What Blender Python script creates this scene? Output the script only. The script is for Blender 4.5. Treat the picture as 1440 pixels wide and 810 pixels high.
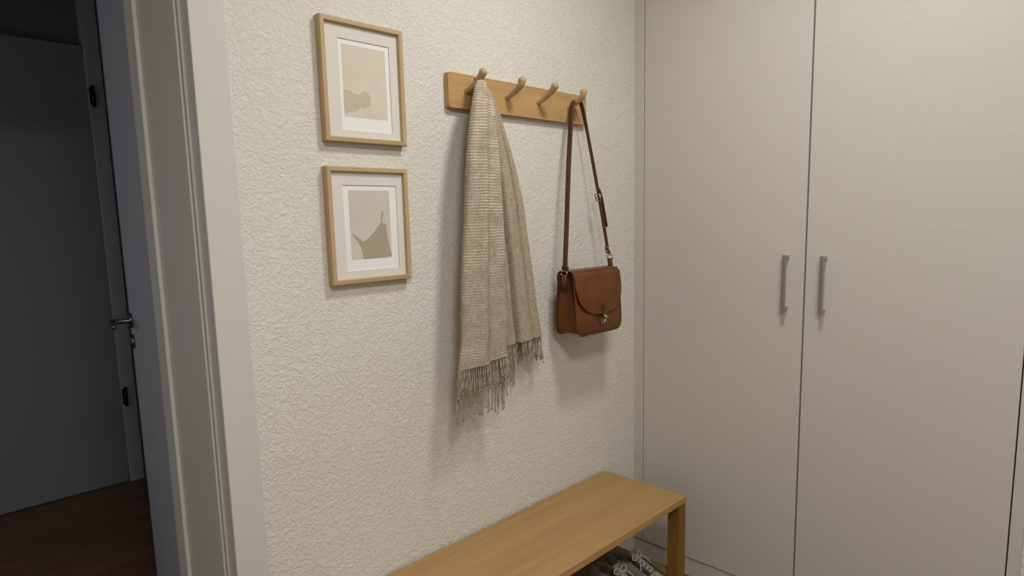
import bpy, bmesh, math, random
from mathutils import Vector, Matrix
from mathutils.geometry import tessellate_polygon
random.seed(7)
for o in list(bpy.data.objects): bpy.data.objects.remove(o)
S = bpy.context.scene
COL = S.collection
PI = math.pi

# ------------------------------------------------------------------ camera
cd = bpy.data.cameras.new('camera'); cam = bpy.data.objects.new('camera', cd); COL.objects.link(cam)
R = Vector((0.69633059, -0.71738133, -0.0220848)); U = Vector((0.11408212, 0.08025015, 0.99022481)); F = Vector((0.70859648, 0.69204331, -0.13772102))
m3 = Matrix((R, U, -F)).transposed()
cam.matrix_world = Matrix.Translation((-2.0374, -1.3907, 1.3404)) @ m3.to_4x4()
cd.sensor_width = 36; cd.lens = 914.76 / 1440 * 36; cd.shift_x = -12.08 / 1440; cd.shift_y = 26.51 / 1440
cd.clip_start = 0.02
S.camera = cam

# ------------------------------------------------------------------ light and exposure
S.view_settings.view_transform = 'Standard'; S.view_settings.look = 'None'
S.view_settings.gamma = 1; S.view_settings.use_curve_mapping = False
S.view_settings.exposure = 0.0
w = bpy.data.worlds.new('world'); S.world = w; w.use_nodes = True
w.node_tree.nodes['Background'].inputs[0].default_value = (0.5, 0.6, 0.8, 1)
w.node_tree.nodes['Background'].inputs[1].default_value = 0.15

def area(name, loc, target, size, power, color, size_y=None):
    l = bpy.data.lights.new(name, 'AREA'); l.energy = power; l.color = color
    l.size = size
    if size_y: l.shape = 'RECTANGLE'; l.size_y = size_y
    else: l.shape = 'DISK'
    o = bpy.data.objects.new(name, l); COL.objects.link(o); o.location = loc
    o.rotation_euler = (Vector(target) - Vector(loc)).to_track_quat('-Z', 'Y').to_euler()
    return o
area('hall_ceiling_lamp', (-0.80, -0.88, 2.46), (-0.80, -0.88, 0), 0.26, 14.8, (0.985, 1.0, 1.0))
area('hall_fill_light', (-1.95, -1.85, 2.46), (-1.95, -1.85, 0), 0.5, 33.0, (0.985, 1.0, 1.0))  # added unseen fill light, lifts the lower wall, wardrobe and jamb
area('window_daylight', (-3.25, 1.35, 1.25), (-1.2, 0.7, 1.1), 0.7, 4.2, (0.72, 0.82, 1.0), 0.9)

# ------------------------------------------------------------------ materials
def mat(name, color, rough=0.6, metal=0.0, spec=0.5):
    m = bpy.data.materials.new(name); m.use_nodes = True
    b = m.node_tree.nodes['Principled BSDF']
    b.inputs['Base Color'].default_value = (*color, 1); b.inputs['Roughness'].default_value = rough
    b.inputs['Metallic'].default_value = metal; b.inputs['Specular IOR Level'].default_value = spec
    return m
def N(m, t, **kw):
    n = m.node_tree.nodes.new(t)
    for k, v in kw.items():
        if k in n.inputs: n.inputs[k].default_value = v
        else: setattr(n, k, v)
    return n
def L(m, a, b): m.node_tree.links.new(a, b)
def coords(m, scale=(1, 1, 1), kind='Object', rot=(0, 0, 0)):
    tc = N(m, 'ShaderNodeTexCoord'); mp = N(m, 'ShaderNodeMapping')
    mp.inputs['Scale'].default_value = scale; mp.inputs['Rotation'].default_value = rot
    L(m, tc.outputs[kind], mp.inputs['Vector']); return mp.outputs[0]
def ramp(m, fac, stops):
    r = N(m, 'ShaderNodeValToRGB'); e = r.color_ramp.elements
    while len(e) < len(stops): e.new(0.5)
    for i, (p, c) in enumerate(stops): e[i].position = p; e[i].color = (*c, 1)
    L(m, fac, r.inputs[0]); return r.outputs[0]
def bump(m, h, strength, dist):
    b = N(m, 'ShaderNodeBump'); b.inputs['Strength'].default_value = strength; b.inputs['Distance'].default_value = dist
    L(m, h, b.inputs['Height']); L(m, b.outputs[0], m.node_tree.nodes['Principled BSDF'].inputs['Normal'])
def BC(m): return m.node_tree.nodes['Principled BSDF'].inputs['Base Color']

def plaster():
    m = mat('textured_plaster', (0.66, 0.62, 0.56), 0.9, spec=0.25)
    v = coords(m)
    n1 = N(m, 'ShaderNodeTexNoise', Scale=85.0, Detail=3.0, Roughness=0.55, Distortion=1.2)
    n2 = N(m, 'ShaderNodeTexNoise', Scale=210.0, Detail=2.0, Roughness=0.6)
    L(m, v, n1.inputs['Vector']); L(m, v, n2.inputs['Vector'])
    r1 = N(m, 'ShaderNodeMapRange'); r1.inputs[1].default_value = 0.40; r1.inputs[2].default_value = 0.66
    L(m, n1.outputs[0], r1.inputs[0])
    mx = N(m, 'ShaderNodeMath', operation='MULTIPLY_ADD'); mx.inputs[1].default_value = 0.35
    L(m, n2.outputs[0], mx.inputs[0]); L(m, r1.outputs[0], mx.inputs[2])
    bump(m, mx.outputs[0], 0.55, 0.0026)
    big = N(m, 'ShaderNodeTexNoise', Scale=2.2, Detail=2.0); L(m, v, big.inputs['Vector'])
    c = ramp(m, big.outputs[0], [(0.3, (0.650, 0.605, 0.535)), (0.7, (0.685, 0.640, 0.570))]); L(m, c, BC(m))
    return m
def painted(name, col, rough=0.45):
    m = mat(name, col, rough, spec=0.35)
    v = coords(m, (40, 40, 4)); n = N(m, 'ShaderNodeTexNoise', Scale=1.0, Detail=3.0); L(m, v, n.inputs['Vector'])
    bump(m, n.outputs[0], 0.08, 0.001); return m
def laminate():
    m = mat('greige_laminate', (0.5, 0.46, 0.40), 0.42, spec=0.35)
    v = coords(m, (60, 60, 1.6)); n = N(m, 'ShaderNodeTexNoise', Scale=3.0, Detail=5.0, Roughness=0.7); L(m, v, n.inputs['Vector'])
    v2 = coords(m, (5, 5, 120)); n2 = N(m, 'ShaderNodeTexNoise', Scale=1.0, Detail=2.0); L(m, v2, n2.inputs['Vector'])
    mx = N(m, 'ShaderNodeMath', operation='ADD'); L(m, n.outputs[0], mx.inputs[0]); L(m, n2.outputs[0], mx.inputs[1])
    mh = N(m, 'ShaderNodeMath', operation='MULTIPLY'); mh.inputs[1].default_value = 0.5; L(m, mx.outputs[0], mh.inputs[0])
    c = ramp(m, mh.outputs[0], [(0.35, (0.512, 0.468, 0.410)), (0.65, (0.532, 0.488, 0.428))]); L(m, c, BC(m))
    bump(m, mh.outputs[0], 0.10, 0.0006); return m
def wood(name, c1, c2, axis=0, scale=9, rough=0.5):
    m = mat(name, c1, rough, spec=0.4)
    s = [scale * 6] * 3; s[axis] = scale * 0.35
    v = coords(m, tuple(s)); n = N(m, 'ShaderNodeTexNoise', Scale=1.0, Detail=6.0, Roughness=0.62, Distortion=0.6); L(m, v, n.inputs['Vector'])
    s2 = [28] * 3; s2[axis] = 1.2
    v2 = coords(m, tuple(s2)); n2 = N(m, 'ShaderNodeTexNoise', Scale=1.0, Detail=2.0); L(m, v2, n2.inputs['Vector'])
    mx = N(m, 'ShaderNodeMath', operation='ADD'); L(m, n.outputs[0], mx.inputs[0]); L(m, n2.outputs[0], mx.inputs[1])
    mh = N(m, 'ShaderNodeMath', operation='MULTIPLY'); mh.inputs[1].default_value = 0.5; L(m, mx.outputs[0], mh.inputs[0])
    c = ramp(m, mh.outputs[0], [(0.33, c2), (0.62, c1)]); L(m, c, BC(m))
    bump(m, n.outputs[0], 0.12, 0.0006); return m
def parquet():
    m = mat('dark_brown_parquet', (0.10, 0.05, 0.028), 0.4, spec=0.4)
    v = coords(m); br = N(m, 'ShaderNodeTexBrick'); L(m, v, br.inputs['Vector'])
    br.inputs['Scale'].default_value = 1.0; br.inputs['Brick Width'].default_value = 0.42; br.inputs['Row Height'].default_value = 0.07
    br.inputs['Mortar Size'].default_value = 0.0008; br.inputs['Mortar'].default_value = (0.02, 0.01, 0.006, 1)
    br.inputs['Color1'].default_value = (0.15, 0.066, 0.030, 1); br.inputs['Color2'].default_value = (0.21, 0.095, 0.044, 1)
    v2 = coords(m, (3, 70, 70)); n = N(m, 'ShaderNodeTexNoise', Scale=1.0, Detail=4.0); L(m, v2, n.inputs['Vector'])
    mix = N(m, 'ShaderNodeMixRGB', blend_type='MULTIPLY'); mix.inputs[0].default_value = 0.5
    L(m, br.outputs[0], mix.inputs[1]); L(m, n.outputs[0], mix.inputs[2]); L(m, mix.outputs[0], BC(m)); return m
def leather(name, c1, c2, rough=0.42):
    m = mat(name, c1, rough, spec=0.32)
    v = coords(m); n = N(m, 'ShaderNodeTexNoise', Scale=14.0, Detail=4.0, Roughness=0.6); L(m, v, n.inputs['Vector'])
    c = ramp(m, n.outputs[0], [(0.35, c2), (0.65, c1)]); L(m, c, BC(m))
    vo = N(m, 'ShaderNodeTexVoronoi', Scale=420.0); L(m, v, vo.inputs['Vector']); bump(m, vo.outputs[0], 0.25, 0.0004); return m
def cloth_knit(name, rib, light):
    m = mat(name, (0.42, 0.35, 0.26), 0.95, spec=0.1)
    v = coords(m)
    wv = N(m, 'ShaderNodeTexWave', wave_type='BANDS', bands_direction='Z', Scale=42.0, Distortion=2.6, Detail=3.0)
    wv.inputs['Detail Scale'].default_value = 1.6; L(m, v, wv.inputs['Vector'])
    pw = N(m, 'ShaderNodeMath', operation='POWER'); pw.inputs[1].default_value = 3.5; L(m, wv.outputs['Fac'], pw.inputs[0])
    v2 = coords(m, (70, 70, 560)); n = N(m, 'ShaderNodeTexNoise', Scale=1.0, Detail=3.0, Roughness=0.75); L(m, v2, n.inputs['Vector'])
    v4 = coords(m, (420, 420, 60)); n4 = N(m, 'ShaderNodeTexNoise', Scale=1.0, Detail=2.0, Roughness=0.6); L(m, v4, n4.inputs['Vector'])
    v3 = coords(m, (16, 16, 26)); n3 = N(m, 'ShaderNodeTexNoise', Scale=1.0, Detail=3.0); L(m, v3, n3.inputs['Vector'])
    rr = N(m, 'ShaderNodeMapRange'); rr.inputs[1].default_value = .38; rr.inputs[2].default_value = .62; L(m, n3.outputs[0], rr.inputs[0])
    a = N(m, 'ShaderNodeMath', operation='MULTIPLY'); L(m, pw.outputs[0], a.inputs[0]); L(m, rr.outputs[0], a.inputs[1])
    sep = N(m, 'ShaderNodeSeparateXYZ'); L(m, v, sep.inputs[0])
    zr = N(m, 'ShaderNodeMapRange'); zr.inputs[1].default_value = -.28; zr.inputs[2].default_value = -.62; zr.inputs[3].default_value = rib * 1.35; zr.inputs[4].default_value = rib * .5; L(m, sep.outputs[2], zr.inputs[0])
    a2 = N(m, 'ShaderNodeMath', operation='MULTIPLY'); L(m, zr.outputs[0], a2.inputs[1]); L(m, a.outputs[0], a2.inputs[0])
    b = N(m, 'ShaderNodeMath', operation='MULTIPLY_ADD'); b.inputs[1].default_value = 0.55; L(m, n.outputs[0], b.inputs[0]); L(m, a2.outputs[0], b.inputs[2])
    b2 = N(m, 'ShaderNodeMath', operation='MULTIPLY_ADD'); b2.inputs[1].default_value = 0.45; L(m, n4.outputs[0], b2.inputs[0]); L(m, b.outputs[0], b2.inputs[2])
    k = light
    c = ramp(m, b2.outputs[0], [(0.36, (0.235 * k, 0.178 * k, 0.118 * k)), (0.56, (0.400 * k, 0.325 * k, 0.235 * k)), (0.95, (0.66 * k, 0.58 * k, 0.46 * k))]); L(m, c, BC(m))
    bump(m, b2.outputs[0], 0.8, 0.0016); return m
def brushed(name, col, rough=0.35):
    m = mat(name, col, rough, 1.0)
    v = coords(m, (300, 300, 6)); n = N(m, 'ShaderNodeTexNoise', Scale=1.0, Detail=2.0); L(m, v, n.inputs['Vector']); bump(m, n.outputs[0], 0.1, 0.0003); return m
def speck(name, c1, c2, scale=60, rough=0.7):
    m = mat(name, c1, rough); v = coords(m); n = N(m, 'ShaderNodeTexNoise', Scale=float(scale), Detail=2.0); L(m, v, n.inputs['Vector'])
    c = ramp(m, n.outputs[0], [(0.4, c2), (0.6, c1)]); L(m, c, BC(m)); return m

M_plaster = plaster(); M_paint = painted('white_door_paint', (0.56, 0.54, 0.487))
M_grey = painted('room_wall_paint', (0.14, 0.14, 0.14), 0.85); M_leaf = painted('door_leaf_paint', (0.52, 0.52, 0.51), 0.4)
M_fardoor = painted('door_paint_dimmed', (0.225, 0.225, 0.225), 0.6)  # far door darkened: dimness of the unlit room put into its colour
M_fframe = painted('grey_frame_paint', (0.40, 0.40, 0.41), 0.35)
M_ceil = painted('ceiling_paint', (0.72, 0.70, 0.66), 0.9); M_lam = laminate()
M_oak = wood('oiled_oak', (0.405, 0.248, 0.092), (0.325, 0.190, 0.066), 0)
M_oak_shade = wood('oiled_oak_leg_shade', (0.20, 0.105, 0.018), (0.145, 0.072, 0.011), 2)  # leg oak darker than the seat: low light there put into the colour
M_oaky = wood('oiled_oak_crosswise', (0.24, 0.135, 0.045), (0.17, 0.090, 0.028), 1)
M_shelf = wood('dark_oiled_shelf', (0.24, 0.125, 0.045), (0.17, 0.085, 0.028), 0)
M_rack = wood('honey_oak', (0.50, 0.305, 0.128), (0.395, 0.230, 0.086), 0)
M_peg = wood('pale_peg_wood', (0.50, 0.345, 0.180), (0.40, 0.260, 0.120), 1)
M_frame = wood('light_frame_wood', (0.50, 0.35, 0.185), (0.39, 0.26, 0.125), 2, 12)
M_framex = wood('light_frame_wood_across', (0.50, 0.35, 0.185), (0.39, 0.26, 0.125), 0, 12)
M_mat = speck('warm_mat_board', (0.66, 0.61, 0.54), (0.64, 0.59, 0.52), 400, 0.9)
M_white = speck('white_print_paper', (0.76, 0.74, 0.70), (0.74, 0.72, 0.68), 300, 0.9)
M_art1 = speck('sand_print', (0.62, 0.545, 0.435), (0.59, 0.515, 0.405), 12, 0.9)
M_art1b = speck('sand_print_wash', (0.51, 0.425, 0.31), (0.49, 0.405, 0.29), 14, 0.9)
M_art2 = speck('stone_print', (0.56, 0.505, 0.42), (0.53, 0.475, 0.39), 12, 0.9)
M_art2b = speck('olive_print_wash', (0.37, 0.31, 0.21), (0.35, 0.29, 0.195), 14, 0.9)
M_floor = parquet(); M_scarf = cloth_knit('beige_woven_wool', 0.42, 1.0); M_scarf2 = cloth_knit('beige_wool_reverse_side', 0.08, 1.06); M_yarn = speck('beige_fringe_yarn', (0.47, 0.40, 0.30), (0.36, 0.295, 0.21), 130, 0.95)
M_bag = leather('cognac_leather', (0.142, 0.047, 0.0085), (0.100, 0.031, 0.0055))
M_strap = leather('brown_strap_leather', (0.110, 0.038, 0.012), (0.072, 0.025, 0.008), 0.5)
M_edge = leather('dark_leather_edge', (0.07, 0.03, 0.015), (0.05, 0.02, 0.01), 0.5)
M_steel = brushed('brushed_steel', (0.46, 0.43, 0.39)); M_lever = brushed('dark_lever_metal', (0.16, 0.16, 0.17), 0.25); M_brass = brushed('aged_metal', (0.45, 0.38, 0.28), 0.3)
M_dark = mat('black_hinge_metal', (0.02, 0.02, 0.02), 0.4, 0.6); M_gap = mat('dark_carcass', (0.06, 0.05, 0.045), 0.8)
M_seal = mat('rubber_seal', (0.48, 0.46, 0.40), 0.7)
M_shoe = speck('grey_suede', (0.27, 0.24, 0.205), (0.21, 0.19, 0.16), 90, 0.9); M_sole = speck('white_rubber', (0.45, 0.42, 0.37), (0.40, 0.37, 0.33), 50, 0.6)
M_lace = speck('white_cotton_lace', (0.50, 0.49, 0.46), (0.4, 0.4, 0.37), 500, 0.9); M_black = speck('black_trim', (0.02, 0.02, 0.02), (0.03, 0.03, 0.03), 90, 0.7)

# ------------------------------------------------------------------ mesh helpers
def obj(name, bm, mats, parent=None, smooth=False, loc=None):
    me = bpy.data.meshes.new(name); bmesh.ops.recalc_face_normals(bm, faces=bm.faces[:]); bm.to_mesh(me); bm.free()
    for m in (mats if isinstance(mats, (list, tuple)) else [mats]): me.materials.append(m)
    if smooth:
        for p in me.polygons: p.use_smooth = True
    o = bpy.data.objects.new(name, me); COL.objects.link(o)
    if parent: o.parent = parent
    if loc: o.location = loc
    return o
def box(bm, x0, x1, y0, y1, z0, z1, bev=0.0, mi=0, seg=2):
    t = bmesh.new(); bmesh.ops.create_cube(t, size=1)
    for v in t.verts: v.co = Vector(((x0 + x1) / 2 + v.co.x * (x1 - x0), (y0 + y1) / 2 + v.co.y * (y1 - y0), (z0 + z1) / 2 + v.co.z * (z1 - z0)))
    if bev: bmesh.ops.bevel(t, geom=t.edges[:] , offset=bev, segments=seg, profile=0.5, affect='EDGES')
    join(bm, t, mi); return bm
def join(bm, t, mi=None):
    mp = {v: bm.verts.new(v.co) for v in t.verts}
    for f in t.faces:
        try: g = bm.faces.new([mp[v] for v in f.verts]); g.material_index = f.material_index if mi is None else mi; g.smooth = f.smooth
        except ValueError: pass
    t.free()
def bx(*a, **k): return box(bmesh.new(), *a, **k)
def loft(bm, rings, close=True, cap=(True, True), mi=0):
    vs = [[bm.verts.new(p) for p in r] for r in rings]; n = len(rings[0])
    for a, b in zip(vs, vs[1:]):
        for i in range(n if close else n - 1):
            f = bm.faces.new((a[i], a[(i + 1) % n], b[(i + 1) % n], b[i])); f.material_index = mi; f.smooth = True
    if cap[0]: bm.faces.new(vs[0][::-1]).material_index = mi
    if cap[1]: bm.faces.new(vs[-1]).material_index = mi
    return vs
def cr(pts, n=8):
    P = [Vector(p) for p in pts]; out = []
    for i in range(len(P) - 1):
        p0 = P[max(i - 1, 0)]; p1 = P[i]; p2 = P[i + 1]; p3 = P[min(i + 2, len(P) - 1)]
        for k in range(n):
            t = k / n
            out.append(0.5 * ((2 * p1) + (p2 - p0) * t + (2 * p0 - 5 * p1 + 4 * p2 - p3) * t * t + (3 * p1 - p0 - 3 * p2 + p3) * t ** 3))
    out.append(P[-1]); return out
def tube(bm, pts, r, seg=12, mi=0, dome=False):
    pts = [Vector(p) for p in pts]; rr = r if isinstance(r, (list, tuple)) else [r] * len(pts)
    T = [(pts[min(i + 1, len(pts) - 1)] - pts[max(i - 1, 0)]).normalized() for i in range(len(pts))]
    a = Vector((0, 0, 1)) if abs(T[0].z) < 0.9 else Vector((1, 0, 0)); nrm = (a - T[0] * a.dot(T[0])).normalized()
    rings = []
    for p, t, q in zip(pts, T, rr):
        nrm = (nrm - t * nrm.dot(t)).normalized(); b = t.cross(nrm)
        rings.append([p + (nrm * math.cos(2 * PI * k / seg) + b * math.sin(2 * PI * k / seg)) * q for k in range(seg)])
    if dome:
        p, t, q = pts[-1], T[-1], rr[-1]; b = t.cross(nrm)
        for j in (1, 2, 3, 4):
            an = j * PI / 2 / 4.3
            rings.append([p + t * q * math.sin(an) + (nrm * math.cos(2 * PI * k / seg) + b * math.sin(2 * PI * k / seg)) * q * math.cos(an) for k in range(seg)])
    loft(bm, rings, mi=mi); return bm
def ribbon(bm, pts, wdir, width, th, mi=0):
    pts = [Vector(p) for p in pts]; rings = []
    for i, p in enumerate(pts):
        t = (pts[min(i + 1, len(pts) - 1)] - pts[max(i - 1, 0)]).normalized()
        wd = Vector(wdir(i / (len(pts) - 1)) if callable(wdir) else wdir); wd = (wd - t * wd.dot(t)).normalized(); n = t.cross(wd)
        h = width / 2
        rings.append([p + wd * h * a + n * th / 2 * b for a, b in ((-1, -.4), (-.94, -1), (.94, -1), (1, -.4), (1, .4), (.94, 1), (-.94, 1), (-1, .4))])
    loft(bm, rings, mi=mi); return bm
def prism_xz(bm, pts, y0, y1, mi=0):
    loft(bm, [[(x, y0, z) for x, z in pts], [(x, y1, z) for x, z in pts]], mi=mi)
    for f in bm.faces: f.smooth = False
    return bm
def rect_ring(bm, x0, x1, z0, z1, w_, y0, y1, mi=0, bev=0.0):
    for a in ((x0, x0 + w_, z0, z1), (x1 - w_, x1, z0, z1), (x0 + w_, x1 - w_, z0, z0 + w_), (x0 + w_, x1 - w_, z1 - w_, z1)):
        box(bm, a[0], a[1], y0, y1, a[2], a[3], bev, mi)
def empty(name, loc, label=None, cat=None, group=None, kind=None):
    o = bpy.data.objects.new(name, None); COL.objects.link(o); o.location = loc; o.empty_display_size = 0.05
    return tag(o, label, cat, group, kind)
def tag(o, label=None, cat=None, group=None, kind=None):
    if label: o['label'] = label
    if cat: o['category'] = cat
    if group: o['group'] = group
    if kind: o['kind'] = kind
    return o
def struct(name, bm, m, label, cat, parent=None, smooth=False):
    return tag(obj(name, bm, m, parent, smooth), label, cat, None, 'structure')

# ------------------------------------------------------------------ the setting
XL, XO, HEAD, T = -1.5285, -2.42, 2.17, 0.34       # right jamb, left jamb, head height, wall thickness
CEIL = 2.5
b = bmesh.new()                                        # textured wall with the doorway in it
box(b, XL + 0.012, 0.62, 0, T - 0.012, 0, CEIL); box(b, -3.3, XO - 0.012, 0, T - 0.012, 0, CEIL); box(b, XO - 0.012, XL + 0.012, 0, T - 0.012, HEAD + 0.012, CEIL)
struct('wall_back', b, M_plaster, 'off-white roughly textured plaster wall behind the coat rack and picture frames', 'wall')
struct('wall_right', bx(-0.002, 0.12, -2.7, -1.2065, 0, CEIL), M_plaster, 'textured off-white plaster wall strip at the right end of the wardrobe', 'wall')
struct('wall_front', bx(-3.3, 0.12, -2.82, -2.7, 0, CEIL), M_plaster, 'plain plaster wall on the near side of the hallway', 'wall')
struct('wall_left', bx(-3.42, -3.3, -2.82, 0.0, 0, CEIL), M_plaster, 'plaster wall at the far left end of the hallway', 'wall')
struct('floor', bx(-3.42, 0.62, -2.82, 2.56, -0.06, 0), M_floor, 'dark brown wooden parquet floor', 'floor')
struct('ceiling', bx(-3.42, 0.62, -2.82, 2.56, CEIL, CEIL + 0.06), M_ceil, 'pale hallway ceiling', 'ceiling')
# dark room beyond the doorway
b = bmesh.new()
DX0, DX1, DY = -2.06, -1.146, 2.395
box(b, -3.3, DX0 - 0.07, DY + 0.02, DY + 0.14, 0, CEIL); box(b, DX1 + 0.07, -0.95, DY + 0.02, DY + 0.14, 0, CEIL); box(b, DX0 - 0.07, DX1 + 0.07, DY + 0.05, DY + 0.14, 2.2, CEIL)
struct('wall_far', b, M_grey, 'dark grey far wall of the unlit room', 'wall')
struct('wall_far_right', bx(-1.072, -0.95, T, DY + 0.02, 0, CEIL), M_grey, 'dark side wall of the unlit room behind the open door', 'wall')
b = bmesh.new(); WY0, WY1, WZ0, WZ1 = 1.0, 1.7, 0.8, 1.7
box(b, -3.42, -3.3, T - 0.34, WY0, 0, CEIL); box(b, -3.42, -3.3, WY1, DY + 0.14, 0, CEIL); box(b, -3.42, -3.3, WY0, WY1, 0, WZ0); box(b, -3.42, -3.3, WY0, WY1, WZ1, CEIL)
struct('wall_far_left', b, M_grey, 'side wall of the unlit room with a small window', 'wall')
b = bmesh.new()
for a in ((WY0, WY0 + .04, WZ0, WZ1), (WY1 - .04, WY1, WZ0, WZ1), (WY0, WY1, WZ0, WZ0 + .04), (WY0, WY1, WZ1 - .04, WZ1)): box(b, -3.38, -3.33, a[0], a[1], a[2], a[3], .003)
struct('window_1', b, M_paint, 'white framed window in the side wall of the unlit room', 'window')

# doorway lining: casing face, rebate, seal, lining, stop
b = bmesh.new()
C1 = -1.4585
for s, x in ((1, XL), (-1, XO)):
    xs = lambda a: x + s * a
    def bb(a0, a1, y0, y1, z1=HEAD, bev=0.002, mi=0): box(b, min(xs(a0), xs(a1)), max(xs(a0), xs(a1)), y0, y1, 0, z1, bev, mi)
    bb(0.0, C1 - XL, -0.012, 0.0, HEAD + 0.07)
    bb(0.0006, 0.012, -0.004, 0.052, HEAD, 0)
    bb(-0.006, 0.012, 0.046, T - 0.062)
    bb(-0.014, 0.012, T - 0.070, T - 0.010)
    bb(0.0, 0.07, T - 0.012, T, HEAD + 0.07)
    bb(-0.004, 0.002, 0.030, 0.037, HEAD, 0.001, 1)
box(b, XO, XL, -0.012, 0.0, HEAD, HEAD + 0.07, 0.002); box(b, XO, XL, 0.0, T - 0.012, HEAD, HEAD + 0.012, 0.002); box(b, XO, XL, T - 0.012, T, HEAD, HEAD + 0.07, 0.002)
struct('trim_1', b, [M_paint, M_seal], 'wide off-white door casing and jamb framing the doorway left of the picture frames', 'door frame')

def lever(parent, sx, x, y, z, m, ydir=-1):
    b = bmesh.new()
    tube(b, [(x, y, z), (x + sx * .008, y, z)], 0.026, 20)
    pts = cr([(x, y, z), (x + sx * .045, y, z), (x + sx * .062, y + ydir * .012, z), (x + sx * .066, y + ydir * .05, z), (x + sx * .064, y + ydir * .125, z)], 6)
    tube(b, pts, 0.0085, 12, dome=True)
    return obj('door_handle', b, m, parent, True)
# open leaf, hinged on the right jamb, swung into the dark room
d1 = empty('door_1', (-1.505, T + 0.012, 0)); tag(d1, 'grey-white door leaf standing open into the dark room with lever handle', 'door', None, 'structure')
LW = 0.79
obj('door_leaf', bx(-0.0, 0.04, 0.0, LW, 0.008, 2.16, bev=0.002), M_leaf, d1)
lever(d1, -1, 0.0, LW - 0.055, 1.02, M_lever)
b = bmesh.new(); tube(b, [(0, LW - .055, .948), (-.008, LW - .055, .948)], 0.025, 20); tube(b, [(-.007, LW - .055, .948), (-.014, LW - .055, .94)], 0.006, 10)
obj('keyhole_rosette', b, M_lever, d1, True)
b = bmesh.new()
for z in (0.25, 1.9): tube(b, [(-.006, -.004, z), (-.006, -.004, z + .1)], .008, 12)
obj('hinge', b, M_steel, d1, True)
d1.rotation_euler = (0, 0, math.radians(-8.5))
# closed door in the far wall
d2 = empty('door_2', ((DX0 + DX1) / 2, DY, 0)); tag(d2, 'closed flat door, shade put into its colour, in the far wall of the unlit room', 'door', None, 'structure')
hw = (DX1 - DX0) / 2
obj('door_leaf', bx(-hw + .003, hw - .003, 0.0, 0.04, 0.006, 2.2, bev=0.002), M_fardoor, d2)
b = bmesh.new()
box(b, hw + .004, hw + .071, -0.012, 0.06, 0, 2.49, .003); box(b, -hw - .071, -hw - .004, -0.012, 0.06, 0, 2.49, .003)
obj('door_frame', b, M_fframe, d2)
for z in (0.41, 1.915):
    b = bmesh.new(); tube(b, [(hw + .022, -.018, z), (hw + .022, -.018, z + .10)], .0085, 12); box(b, hw + .006, hw + .022, -.016, -.0125, z + .01, z + .09, .001)
    obj('hinge', b, M_dark, d2)

# ------------------------------------------------------------------ built-in wardrobe
wr = empty('built_in_wardrobe', (0.3, -0.61, 0), 'floor-to-ceiling built-in wardrobe with flat greige doors beside the bench', 'wardrobe')
W0 = (-0.3, 0.61, 0)
def wob(name, bm, m, parent=wr, off=True, **k):
    if off:
        for v in bm.verts: v.co += Vector(W0)
    return obj(name, bm, m, parent, **k)
PZ = 0.0735
wob('carcass', bx(0.0195, 0.59, -1.2055, -0.002, 0.0, CEIL - .001), M_gap)
wob('filler_strip', bx(0.001, 0.019, -0.0395, -0.0001, PZ + .0, CEIL - .001, bev=.0008), M_lam)
wob('filler_strip', bx(0.0, 0.019, -1.2060, -1.1775, PZ + .0, CEIL - .001, bev=.0008), M_lam)
wob('plinth', bx(0.004, 0.019, -1.2060, -0.0001, 0.0, PZ - .004, bev=.0008), M_lam)
for y0, y1, hy in ((-0.6228, -0.0430, -0.5715), (-1.1740, -0.6280, -0.6845)):
    d = wob('door', bx(0.0, 0.0185, y0, y1, PZ, CEIL - .03, bev=.001), M_lam)
    b = bmesh.new()
    box(b, -0.031, -0.023, hy - .006, hy + .006, 1.030, 1.204, .0012)
    box(b, -0.024, 0.0, hy - .005, hy + .005, 1.032, 1.042, .001); box(b, -0.024, 0.0, hy - .005, hy + .005, 1.192, 1.202, .001)
    wob('handle', b, M_steel, d)

# ------------------------------------------------------------------ bench
bn = empty('bench', (-0.75, -0.175, 0), 'light oak bench with slab top and low shelf, beneath the coat rack', 'bench')
def bob(name, bm, m, **k):
    for v in bm.verts: v.co -= Vector((-0.75, -0.175, 0))
    return obj(name, bm, m, bn, **k)
BX0, BX1, BY0, BY1, BZ = -1.34, -0.1995, -0.3435, -0.008, 0.412
bob('seat', bx(BX0, BX1, BY0, BY1, BZ - .024, BZ, bev=.0025), M_oak)
for x0, x1 in ((BX1 - .0405, BX1 - .001), (BX0 + .001, BX0 + .0405)):
    for y0, y1 in ((BY0 + .001, BY0 + .046), (BY1 - .046, BY1 - .001)):
        bob('leg', bx(x0, x1, y0, y1, 0, BZ - .0242, bev=.002), M_oak_shade)
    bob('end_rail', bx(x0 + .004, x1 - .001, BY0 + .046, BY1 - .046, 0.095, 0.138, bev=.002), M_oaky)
bob('shelf', bx(BX0 + .041, BX1 - .041, BY0 + .012, BY1 - .012, 0.103, 0.120, bev=.002), M_shelf)

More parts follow.
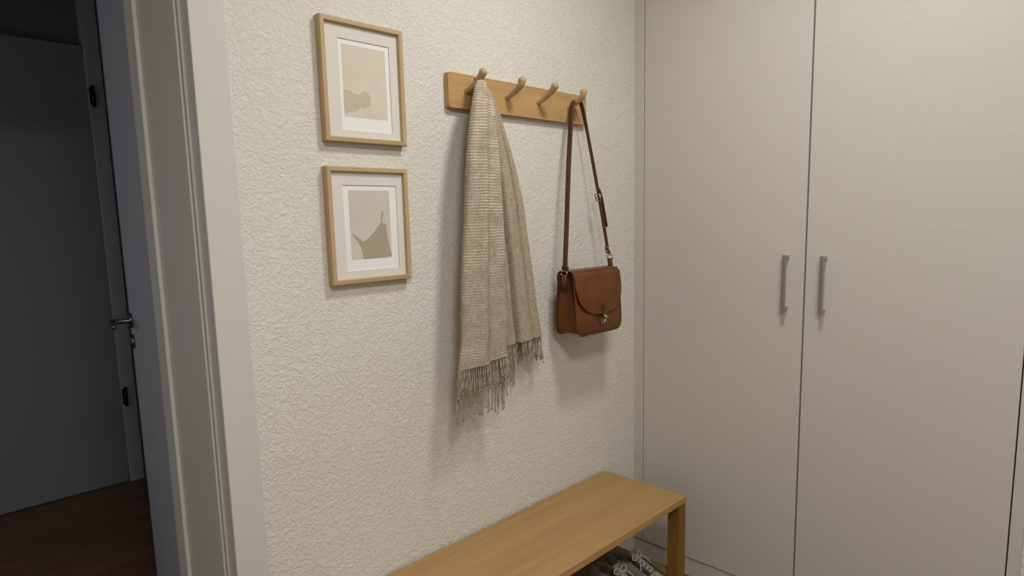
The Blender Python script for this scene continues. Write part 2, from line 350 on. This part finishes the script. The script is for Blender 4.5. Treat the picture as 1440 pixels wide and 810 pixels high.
# ------------------------------------------------------------------ coat rack
rk = empty('coat_rack', (-0.596, 0, 1.6775), 'honey oak wall-mounted coat rack with four upturned pegs', 'coat rack')
def rounded_rect(x0, x1, z0, z1, r, n=6):
    pts = []
    for cx, cz, a0 in ((x1 - r, z1 - r, 0), (x0 + r, z1 - r, 90), (x0 + r, z0 + r, 180), (x1 - r, z0 + r, 270)):
        for k in range(n + 1):
            a = math.radians(a0 + 90 * k / n); pts.append((cx + r * math.cos(a), cz + r * math.sin(a)))
    return pts
b = prism_xz(bmesh.new(), rounded_rect(-.291, .291, -.0455, .0455, .006), -0.019, -0.001)
bmesh.ops.bevel(b, geom=[e for e in b.edges if abs(e.verts[0].co.y - e.verts[1].co.y) < 1e-5 and e.verts[0].co.y < -.01], offset=.0018, segments=2, affect='EDGES')
board = obj('board', b, M_rack, rk)
for x, y in ((-.8246, -.098), (-.6705, -.092), (-.5377, -.098), (-.3942, -.090)):
    dx = x + .596
    pts = cr([(dx, -.018, .0015), (dx, -.035, .006), (dx, -.055, .015), (dx, -.075, .028), (dx, y + .01, .040)], 5); n = len(pts)
    rr = [0.0072 + 0.0012 * max(0, 1 - 6 * i / n) + 0.0040 * (max(0, (i / (n - 1)) - .25) / .75) ** 1.1 for i in range(n)]
    obj('peg', tube(bmesh.new(), pts, rr, 18, dome=True), M_peg, rk, True)

# ------------------------------------------------------------------ framed prints
def frame_obj(cx, cz, w_, h_, label, window, pic, blobs, mats):
    e = empty('picture_frame', (cx, 0, cz), label, 'picture frame', 'framed prints beside the doorway')
    fw = 0.0115; x0, x1, z0, z1 = -w_ / 2, w_ / 2, -h_ / 2, h_ / 2
    b = bmesh.new()                                            # mitred profile: outer edge, flat, inner lip
    prof = ((0, -.001), (0, -.0215), (.0012, -.0228), (.0098, -.0228), (fw, -.0208), (fw, -.010))
    rings = []
    for o_, y in prof: rings.append([(x0 + o_, y, z0 + o_), (x1 - o_, y, z0 + o_), (x1 - o_, y, z1 - o_), (x0 + o_, y, z1 - o_)])
    vs = loft(b, rings, cap=(False, False)) 
    for f in b.faces:
        f.smooth = False; c = f.calc_center_median()
        f.material_index = 1 if abs(c.z) / h_ > abs(c.x) / w_ else 0
    obj('wooden_frame', b, [M_frame, M_framex], e)
    a = fw - .002
    b = bmesh.new(); wx0, wx1, wz0, wz1 = window
    loft(b, [[(x0 + a, -.013, z0 + a), (x1 - a, -.013, z0 + a), (x1 - a, -.013, z1 - a), (x0 + a, -.013, z1 - a)],
             [(wx0, -.013, wz0), (wx1, -.013, wz0), (wx1, -.013, wz1), (wx0, -.013, wz1)],
             [(wx0, -.0108, wz0), (wx1, -.0108, wz0), (wx1, -.0108, wz1), (wx0, -.0108, wz1)]], cap=(False, False))
    for f in b.faces: f.smooth = False
    obj('mat_board', b, M_mat, e)
    b = bmesh.new(); box(b, x0 + a, x1 - a, -.0106, -.002, z0 + a, z1 - a, 0, 0)
    px0, px1, pz0, pz1 = pic
    box(b, px0, px1, -.0109, -.0105, pz0, pz1, 0, 1)
    for bl in blobs: 
        pts = [(x, 0, z) for x, z in bl]
        pts = [(min(max(p[0], px0), px1), min(max(p[2], pz0), pz1)) for p in pts]
        vs = [b.verts.new((x, -.0113, z)) for x, z in pts]
        for tri in tessellate_polygon([[Vector((x, z, 0)) for x, z in pts]]):
            b.faces.new([vs[k] for k in tri]).material_index = 2
    obj('print', b, mats, e)
    return e
c1x, c1z = -1.1425, 1.6590
def loc(l, cx, cz): return tuple(v - (cx if i < 2 else cz) for i, v in enumerate(l))
def mapper(pr, pxr):   # fractional positions inside the print
    x0, x1, z0, z1 = pr; a0, a1, b0, b1 = pxr
    return lambda u, v: (x0 + (x1 - x0) * (u - a0) / (a1 - a0), z1 - (z1 - z0) * (v - b0) / (b1 - b0))
pic1 = loc((-1.1965, -1.0775, 1.5810, 1.7440), c1x, c1z)
q = mapper(pic1, (0, 215, 0, 385))
blob1 = [q(*p) for p in [(0, 240), (30, 243), (50, 258), (78, 262), (92, 240), (118, 242), (130, 268), (128, 308), (104, 328), (78, 326), (60, 350), (30, 357), (0, 372)]]
frame_obj(c1x, c1z, .2235, .2755, 'light wood frame with sandy cloud-shaped print, the upper of two', loc((-1.206, -1.0665, 1.5495, 1.7550), c1x, c1z), pic1, [blob1], [M_white, M_art1, M_art1b])
c2x, c2z = -1.1465, 1.3268
pic2 = loc((-1.200, -1.085, 1.2460, 1.4110), c2x, c2z)
q = mapper(pic2, (0, 207, 0, 360))
blob2 = [q(*p) for p in [(58, 362), (55, 330), (50, 300), (32, 262), (8, 232), (14, 226), (40, 250), (60, 268), (80, 258), (108, 232), (140, 190), (154, 176), (160, 140), (166, 106), (172, 112), (168, 140), (162, 172), (180, 176), (186, 190), (186, 240), (196, 300), (210, 352), (150, 362)]]
frame_obj(c2x, c2z, .2250, .2755, 'light wood frame with olive-brown leaf-like print, the lower of two', loc((-1.2155, -1.0645, 1.2190, 1.4230), c2x, c2z), pic2, [blob2], [M_white, M_art2, M_art2b])

# ------------------------------------------------------------------ scarf
sc = empty('scarf', (-0.8246, -0.06, 1.70), 'beige woven scarf with fringed ends draped over the leftmost peg', 'scarf')
SO = Vector((-0.8246, -0.06, 1.70))
# stations along the cloth: centre x, y, z, half width a, half thickness b, angle of the width direction from +x (deg, towards +y)
ST = [(-.872, -.102, .880, .0860, .025, 0), (-.872, -.102, .93, .0855, .025, 0), (-.862, -.102, 1.02, .082, .025, 0), (-.860, -.102, 1.15, .075, .026, 0), (-.853, -.102, 1.30, .068, .026, 0),
      (-.850, -.102, 1.42, .060, .026, 2), (-.846, -.100, 1.52, .051, .025, 4), (-.840, -.096, 1.60, .041, .023, 8), (-.829, -.086, 1.650, .034, .019, 16), (-.822, -.073, 1.685, .024, .015, 40),
      (-.818, -.064, 1.7025, .018, .009, 75), (-.806, -.056, 1.700, .018, .011, 70), (-.790, -.050, 1.680, .022, .015, 30), (-.774, -.047, 1.640, .033, .019, 12), (-.759, -.047, 1.58, .043, .022, 6), (-.732, -.047, 1.48, .055, .023, 3), (-.712, -.047, 1.38, .061, .024, 0),
      (-.701, -.047, 1.30, .065, .024, 0), (-.684, -.047, 1.18, .069, .024, 0), (-.669, -.047, 1.05, .074, .024, 0), (-.659, -.047, .955, .077, .024, 0), (-.657, -.047, .910, .078, .024, 0)]
dens = []
keys = [Vector(s[:3]) for s in ST]; K2 = [Vector(s[3:]) for s in ST]
SUB = 7
cp = cr(keys, SUB); cq = cr(K2, SUB)
NS = 160
b = bmesh.new(); rings = []
tot = len(cp) - 1
def section(i, c, qv):
    a, th, ang = qv; ang = math.radians(ang); wd = Vector((math.cos(ang), math.sin(ang), 0))
    t = (cp[min(i + 1, tot)] - cp[max(i - 1, 0)]).normalized()
    if abs(t.z) > .55: nr = Vector((-math.sin(ang), math.cos(ang), 0))
    else: nr = t.cross(wd).normalized(); nr = nr if nr.z < 0 else -nr
    up = 1 if i < tot * .47 else -1
    wig = min(1, a / .07)
    pts = []
    for k in range(NS):
        f = 2 * PI * k / NS; cx, sy = math.cos(f), math.sin(f)
        e = abs(sy) ** 0.8 * (1 if sy > 0 else -1)
        fold = 0.0045 * math.sin(cx * 5.0 + 1.3 + i * .012) + 0.0022 * math.sin(cx * 13 + .6 * i * .05 + (2 if sy > 0 else 0))
        if i > tot * .5:
            if sy < 0: fold = .036 * math.exp(-((cx + .47) / .10) ** 2) + .013 * math.exp(-((cx - .40 - .04 * math.sin(i * .04)) / .085) ** 2) + .0014 * math.sin(cx * 17 + i * .03)
            else: fold = .001 * math.sin(cx * 9 + i * .05)
        else: fold = (-.0075 * math.cos(2 * PI * (cx + .28) / 1.15 + i * .010) * (1 - abs(cx) ** 4) + .0018 * math.sin(cx * 11 + i * .05)) * (1 if sy < 0 else .4)
        d = th * e + fold * (0.15 + .85 * wig)
        x = a * cx * (1 + .012 * math.sin(i * .35))
        pts.append(c + wd * x + nr * d)
    return pts
for i, (c, qv) in enumerate(zip(cp, cq)):
    pts = section(i, c, qv)
    # hems: each end has a shorter front layer and a longer back layer
    rings.append(pts)
def hem_shift(pts, front_z, back_z, slope, pos):
    out = []
    for k, p in enumerate(pts):
        f = 2 * PI * k / NS; s = math.sin(f)            # s>0 is the wall side
        tb = 0.5 + 0.5 * max(-1, min(1, s * 3))
        out.append(p)
    return out
# adapt z near both ends so that front/back layers end at their own hem
def adapt(rings, idxs, zt, fn):
    for i in idxs:
        for k in range(NS):
            f = 2 * PI * k / NS; s = math.sin(f); c = math.cos(f)
            z = rings[i][k].z
            tb = 0.5 + 0.5 * max(-1, min(1, s * 4)); endz = fn(c, tb)
            z0 = cp[idxs[0] if zt[1] else idxs[-1]].z
            frac = (zt[0] - cp[i].z) / (zt[0] - z0)
            if frac > 0: rings[i][k] = Vector((rings[i][k].x, rings[i][k].y, zt[0] - frac * (zt[0] - endz)))
left_hem = lambda c, tb: (0.950 + .008 * c) * (1 - tb) + (0.868 + .004 * c) * tb
right_hem = lambda c, tb: (0.972 + .004 * c) * (1 - tb) + (0.945 - .0 * c) * tb
il = [i for i in range(len(cp)) if i < tot * .45 and cp[i].z < 1.05]; ir = [i for i in range(len(cp)) if i > tot * .55 and cp[i].z < 1.05]
adapt(rings, il, (1.05, True), left_hem); adapt(rings, ir, (1.05, False), right_hem)
endL = [p.copy() for p in rings[0]]; endR = [p.copy() for p in rings[-1]]
loft(b, [[p - SO for p in r] for r in rings], cap=(False, False))
cl = obj('woven_cloth', b, [M_scarf, M_scarf2], sc, True)
for p in cl.data.polygons:
    if p.index // NS > tot * .47: p.material_index = 1
so = cl.modifiers.new('cloth thickness', 'SOLIDIFY'); so.thickness = 0.002; so.offset = -1
def fringe(end, front_len, back_len, x_only=None):
    b = bmesh.new()
    n = len(end)
    for k in range(0, n, 2):
        f = 2 * PI * k / NS; s = math.sin(f)
        p = end[k]
        if abs(math.cos(f)) > .985 and k % 4: continue
        ln = back_len(math.cos(f)) if s > 0 else front_len(math.cos(f))
        if ln <= 0: continue
        ln *= random.uniform(.78, 1.12)
        dx = random.uniform(-.008, .008); dy = random.uniform(-.004, .004) + (-.003 if s <= 0 else .002)
        if s > .02 and p.y + dy > -.012: dy = -.014 - p.y
        mid = Vector((p.x + dx * .4 + random.uniform(-.003, .003), p.y + dy * .5, p.z - ln * .5))
        pts = cr([p + Vector((0, 0, .004)), mid, Vector((p.x + dx, p.y + dy, p.z - ln))], 5)
        for j in (0, 1):                                # two twisted yarns, knotted near the end
            o_ = [q_ + Vector((math.cos(PI * j + m * .9), math.sin(PI * j + m * .9), 0)) * .0009 - SO for m, q_ in enumerate(pts)]
            tube(b, o_, [.0008] * (len(o_) - 1) + [.0017], 5)
    return obj('fringe', b, M_yarn, sc, True)
fringe(endL, lambda c: .062, lambda c: .078)
fringe(endR, lambda c: .070 if c > -.3 else .075, lambda c: .125 if -.75 < c < -.15 else .05)

# ------------------------------------------------------------------ shoulder bag
bag = empty('shoulder_bag', (-0.3835, -0.0875, 0.965), 'cognac brown leather shoulder bag with flap hanging from the rightmost peg', 'shoulder bag')
BO = Vector((-0.3835, -0.0875, 0.965))
HWB, HB, DB = 0.116, 0.200, 0.0425
def outline(n=10):
    pts = []; rb, rt = .030, .014
    for cx, cz, a0, r in ((HWB - rt, HB - rt, 0, rt), (-HWB + rt, HB - rt, 90, rt), (-HWB + rb, rb, 180, rb), (HWB - rb, rb, 270, rb)):
        for k in range(n + 1):
            a = math.radians(a0 + 90 * k / n); pts.append((cx + r * math.cos(a), cz + r * math.sin(a)))
    # subdivide long sides
    out = []
    for i, p in enumerate(pts):
        q_ = pts[(i + 1) % len(pts)]; out.append(p); d = math.dist(p, q_)
        m = int(d / .012)
        for j in range(1, m): out.append((p[0] + (q_[0] - p[0]) * j / m, p[1] + (q_[1] - p[1]) * j / m))
    return out
OL = outline()
def depth_at(z): return DB - 0.014 * (z / HB) ** 1.5
def shell():
    b = bmesh.new(); rings = []; cx, cz = 0, HB * .5
    def ring(sc_, y_fn, inset=0):
        return [Vector((x * sc_, y_fn(x, z, sc_), cz + (z - cz) * sc_)) for x, z in OL]
    bulge = lambda s: .011 * (1 - s ** 3)
    for s in (.08, .3, .5, .68, .82, .92, .98): rings.append(ring(s, lambda x, z, s_: -depth_at(z) - bulge(s_) * (0.55 + .45 * (1 - z / HB)) - .0018 * math.sin(x * 40 + z * 30) * (1 - s_)))
    rings.append(ring(1.0, lambda x, z, s_: -depth_at(z) + .001))
    for v in (-.8, -.5, -.2, 0, .2, .5, .8):
        r = []
        for x, z in OL:
            side = max(0, (abs(x) / HWB - .9) / .1); up = max(0, min(1, (z - .02) / .15))
            pin = (1 - v * v) * (.006 + .022 * up * side)
            if z < .02: pin = .001
            sx = 1 if x > 0 else -1
            r.append(Vector((x - sx * pin * side - (.003 * (1 - side) * 0), v * depth_at(z), z + (.004 * (1 - v * v) if z < .01 else 0))))
        rings.append(r)
    rings.append(ring(1.0, lambda x, z, s_: depth_at(z) - .001))
    for s in (.95, .7, .3, .08): rings.append(ring(s, lambda x, z, s_: depth_at(z) + .002 * (1 - s_)))
    loft(b, rings); return b
body = obj('bag_body', shell(), M_bag, bag, True)
b = bmesh.new()
for sgn, r in ((-1, .0021), (1, .0021)):
    pts = [Vector((x * 1.004, sgn * (depth_at(z) + .0005), HB * .5 + (z - HB * .5) * 1.004)) for x, z in OL]; pts.append(pts[0]); tube(b, pts, r, 6)
obj('seam_piping', b, M_strap, bag, True)
# flap
b = bmesh.new(); NU, NV = 36, 30; rows = []
dt = depth_at(HB)
FW = .1185
def flap_len(u): return .050 + .090 * max(0, 1 - abs(u) ** 2.8) ** .5
for j in range(NV + 1):
    row = []
    for i in range(NU + 1):
        u = -1 + 2 * i / NU; v = j / NV
        path = [(dt + .006, HB - .028), (dt + .0065, HB - .008), (dt - .004, HB + .0035), (-dt + .004, HB + .0035), (-dt - .0075, HB - .008)]
        Ln = flap_len(u); total = .020 + .016 + .040 + .015 + Ln; s = v * total
        segs = [math.dist(path[k], path[k + 1]) for k in range(4)]; p = None
        for k in range(4):
            if s <= segs[k]: t = s / segs[k]; p = (path[k][0] + (path[k + 1][0] - path[k][0]) * t, path[k][1] + (path[k + 1][1] - path[k][1]) * t); break
            s -= segs[k]
        if p is None:
            z = HB - .008 - s; p = (-depth_at(z) - .0065 - .011 * math.sin(min(1, s / .14) * PI * .5) * (1 - abs(u) ** 3 * .75), z)
        row.append(Vector((u * FW, p[0], p[1])))
    rows.append(row)
loft(b, rows, close=False, cap=(False, False))
fl = obj('flap', b, M_bag, bag, True)
mm = fl.modifiers.new('leather thickness', 'SOLIDIFY'); mm.thickness = .0032; mm.offset = 0
mm = fl.modifiers.new('soft bends', 'SUBSURF'); mm.levels = 1; mm.render_levels = 1
# stitched tab and clasp
yf = -depth_at(.06) - .019
zt = HB - .008 - flap_len(0)      # lower tip of the flap
b = bmesh.new(); box(b, -.0075, .0075, yf - .0035, yf + .0015, zt + .004, zt + .040, .0012)
obj('clasp_tab', b, M_strap, bag)
b = bmesh.new(); box(b, -.008, .008, yf - .0065, yf - .001, zt - .008, zt + .010, .002); tube(b, [(-.009, yf - .008, zt + .001), (.009, yf - .008, zt + .001)], .0048, 12)
box(b, -.0095, .0095, yf + .003, yf + .0075, zt - .022, zt - .002, .0015); tube(b, [(0, yf + .006, zt - .013), (0, yf - .006, zt - .013)], .0055, 12)
obj('metal_clasp', b, M_brass, bag, False)
# strap over the peg: width along y
def SP(x, y, z): return Vector((x, y, z)) - BO
def peg_path(): return None
lring = (-.4985, -.083, 1.150); rring = (-.2695, -.083, 1.180)
pts = cr([SP(-.4985, -.083, 1.165), SP(-.482, -.078, 1.30), SP(-.455, -.066, 1.48), SP(-.428, -.054, 1.61), SP(-.411, -.046, 1.668), SP(-.4035, -.045, 1.690), SP(-.393, -.0455, 1.6985), SP(-.374, -.046, 1.6970), SP(-.360, -.047, 1.678),
          SP(-.341, -.052, 1.600), SP(-.310, -.062, 1.450), SP(-.286, -.073, 1.310), SP(-.2725, -.082, 1.212)], 7)
obj('strap', ribbon(bmesh.new(), pts, lambda t: (0, 1, 0) if t < .42 else (0.45 * min(1, (t - .42) * 3), 1, 0), .0185, .0032), M_strap, bag, True)
def hanger(x, sx, ztop, zbot):
    b = bmesh.new()                                          # leather tab folded through the ring
    xx = x - BO.x
    ribbon(b, [Vector((xx, .0045, ztop - BO.z)), Vector((xx + sx * .004, .0045, (ztop + zbot) / 2 - BO.z)), Vector((xx - sx * .003, .0045, zbot - BO.z))], (0, 1, 0), .019, .005)
    obj('strap_tab', b, M_strap, bag, True)
    b = bmesh.new(); cz = ztop + .003 - BO.z                 # ring
    ring_ = [Vector((xx, .0045 + .0125 * math.cos(a * PI / 12), cz + .0085 * math.sin(a * PI / 12))) for a in range(25)]
    tube(b, ring_, .0018, 8); obj('ring', b, M_brass, bag, True)
hanger(-.5015, -1, 1.158, 1.105); hanger(-.2655, 1, 1.195, 1.135)
def buckle(x, y, z, wd, tilt):
    b = bmesh.new(); c = SP(x, y, z); wd = Vector(wd).normalized(); t = Vector(tilt).normalized(); n = wd.cross(t)
    cs = [c + wd * a * .0135 + t * q_ * .011 for a, q_ in ((-1, -1), (1, -1), (1, 1), (-1, 1), (-1, -1))]
    tube(b, cs, .0020, 8); tube(b, [c - wd * .0135, c + wd * .0135], .0016, 8); tube(b, [c + n * .003, c + t * .010 + n * .003], .0012, 6)
    obj('buckle', b, M_brass, bag, True)
buckle(-.3068, -.0665, 1.396, (.3, 1, 0), (.2, -.075, -1)); buckle(-.2745, -.081, 1.222, (.45, 1, 0), (.17, -.08, -1))
b = bmesh.new()                                              # loose end of the strap behind the buckle, and keepers
ribbon(b, cr([SP(-.3085, -.070, 1.425), SP(-.300, -.0735, 1.400), SP(-.293, -.077, 1.365), SP(-.281, -.081, 1.300)], 4), (.4, 1, 0), .017, .0026)
obj('strap_end', b, M_strap, bag, True)
b = bmesh.new(); c = SP(-.4965, -.083, 1.178)
box(b, c.x - .004, c.x + .004, c.y - .0115, c.y + .0115, c.z - .006, c.z + .006, .001); obj('keeper_loop', b, M_edge, bag)

# ------------------------------------------------------------------ sneakers on the bench shelf
def sneaker(label, flip=1):
    e = empty('sneaker', (0, 0, 0), label, 'shoe', 'pair of sneakers on the bench shelf')
    Ln = .205
    #       s, half width, top height, opening half width, depth of opening
    tab = [(0.0, .020, .058, .006, .02), (.012, .029, .068, .016, .045), (.035, .033, .066, .022, .05), (.06, .034, .060, .024, .048), (.085, .035, .060, .022, .042), (.105, .036, .066, .014, .028),
           (.12, .037, .064, .006, .008), (.14, .038, .056, .004, .002), (.165, .038, .045, .003, .001), (.18, .034, .038, .002, .0005), (.195, .026, .032, .001, .0005), (Ln + .003, .012, .024, .0005, .0005)]
    f = cr([(a, b_, c) for a, b_, c, _, _ in tab], 3); g = cr([(d, e_, 0) for *_, d, e_ in tab], 3)
    rings = []
    for (s, hw_, top), (o_, dp, _) in zip(f, g):
        y = -s * 1.0; base = .022; r = []
        for k in range(9): a = k / 8 * PI / 2; r.append((-(o_ + (hw_ - o_) * math.cos(a) ** .8), y, base + (top - base) * math.sin(a)))
        r += [(-o_ * .9, y, top - .002), (-o_ * .85, y, top - dp * .5), (-o_ * .7, y, top - dp), (o_ * .7, y, top - dp), (o_ * .85, y, top - dp * .5), (o_ * .9, y, top - .002)]
        for k in range(8, -1, -1): a = k / 8 * PI / 2; r.append(((o_ + (hw_ - o_) * math.cos(a) ** .8), y, base + (top - base) * math.sin(a)))
        rings.append(r)
    obj('upper', loft_bm(rings), M_shoe, e, True)
    rs = []
    for z, k in ((0.0, .97), (.004, 1.03), (.018, 1.06), (.026, 1.03)):
        r = [(-(hw_ * k), -s - (.004 * k if s > .1 else -.004 * k) * 0, z) for (s, hw_, top) in f] + [((hw_ * k), -s, z) for (s, hw_, top) in f[::-1]]
        rs.append(r)
    obj('sole', loft_bm(rs), M_sole, e, True)
    b = bmesh.new()
    ribbon(b, cr([(0, -.170, .047), (0, -.150, .056), (0, -.125, .067), (0, -.105, .082), (0, -.093, .096)], 5), (1, 0, 0), .032, .005)
    obj('tongue', b, M_shoe, e, True)
    b = bmesh.new()
    rows = [(.112, .0735), (.126, .069), (.139, .063), (.152, .057), (.165, .051)]
    for i, (s, z) in enumerate(rows):
        tube(b, cr([(-.018, -s, z - .006), (-.008, -s - .003, z + .004), (.008, -s + .003, z + .004), (.018, -s, z - .006)], 4), .0024, 7)
        if i < 4: s2, z2 = rows[i + 1]; tube(b, cr([(-.018, -s, z - .005), (0, -(s + s2) / 2, (z + z2) / 2 + .006), (.018, -s2, z2 - .005)], 4), .0022, 7)
    for sx in (-1, 1):
        tube(b, cr([(0, -.112, .080), (sx * .016, -.108, .092), (sx * .030, -.112, .084), (sx * .018, -.116, .076), (0, -.114, .080)], 6), .0022, 7)
        tube(b, cr([(0, -.114, .080), (sx * .014, -.128, .080), (sx * .026, -.140, .068), (sx * .034, -.146, .052)], 6), .0022, 7)
    obj('laces', b, M_lace, e, True)
    b = bmesh.new()
    for sx in (-1, 1):
        ribbon(b, cr([(sx * .0205, -.106, .068), (sx * .0215, -.130, .062), (sx * .0225, -.155, .052), (sx * .021, -.172, .044)], 4), (sx * .6, 0, -1), .014, .003)
    obj('eyelet_stay', b, M_black, e, True)
    return e
def loft_bm(r): b = bmesh.new(); loft(b, r); return b
s1 = sneaker('grey sneaker with white laces on the bench shelf, nearer the right-hand leg')
s1.location = (-.325, -.115, .1205); s1.rotation_euler = (0, 0, math.radians(6))
def copy_tree(o, label):
    r = o.copy(); COL.objects.link(r); r['label'] = label
    for ch in o.children:
        c = ch.copy(); COL.objects.link(c); c.parent = r
    return r
s2 = copy_tree(s1, 'grey sneaker with white laces on the bench shelf, further from the right-hand leg')
s2.location = (-.415, -.125, .1205); s2.rotation_euler = (0, 0, math.radians(-4))
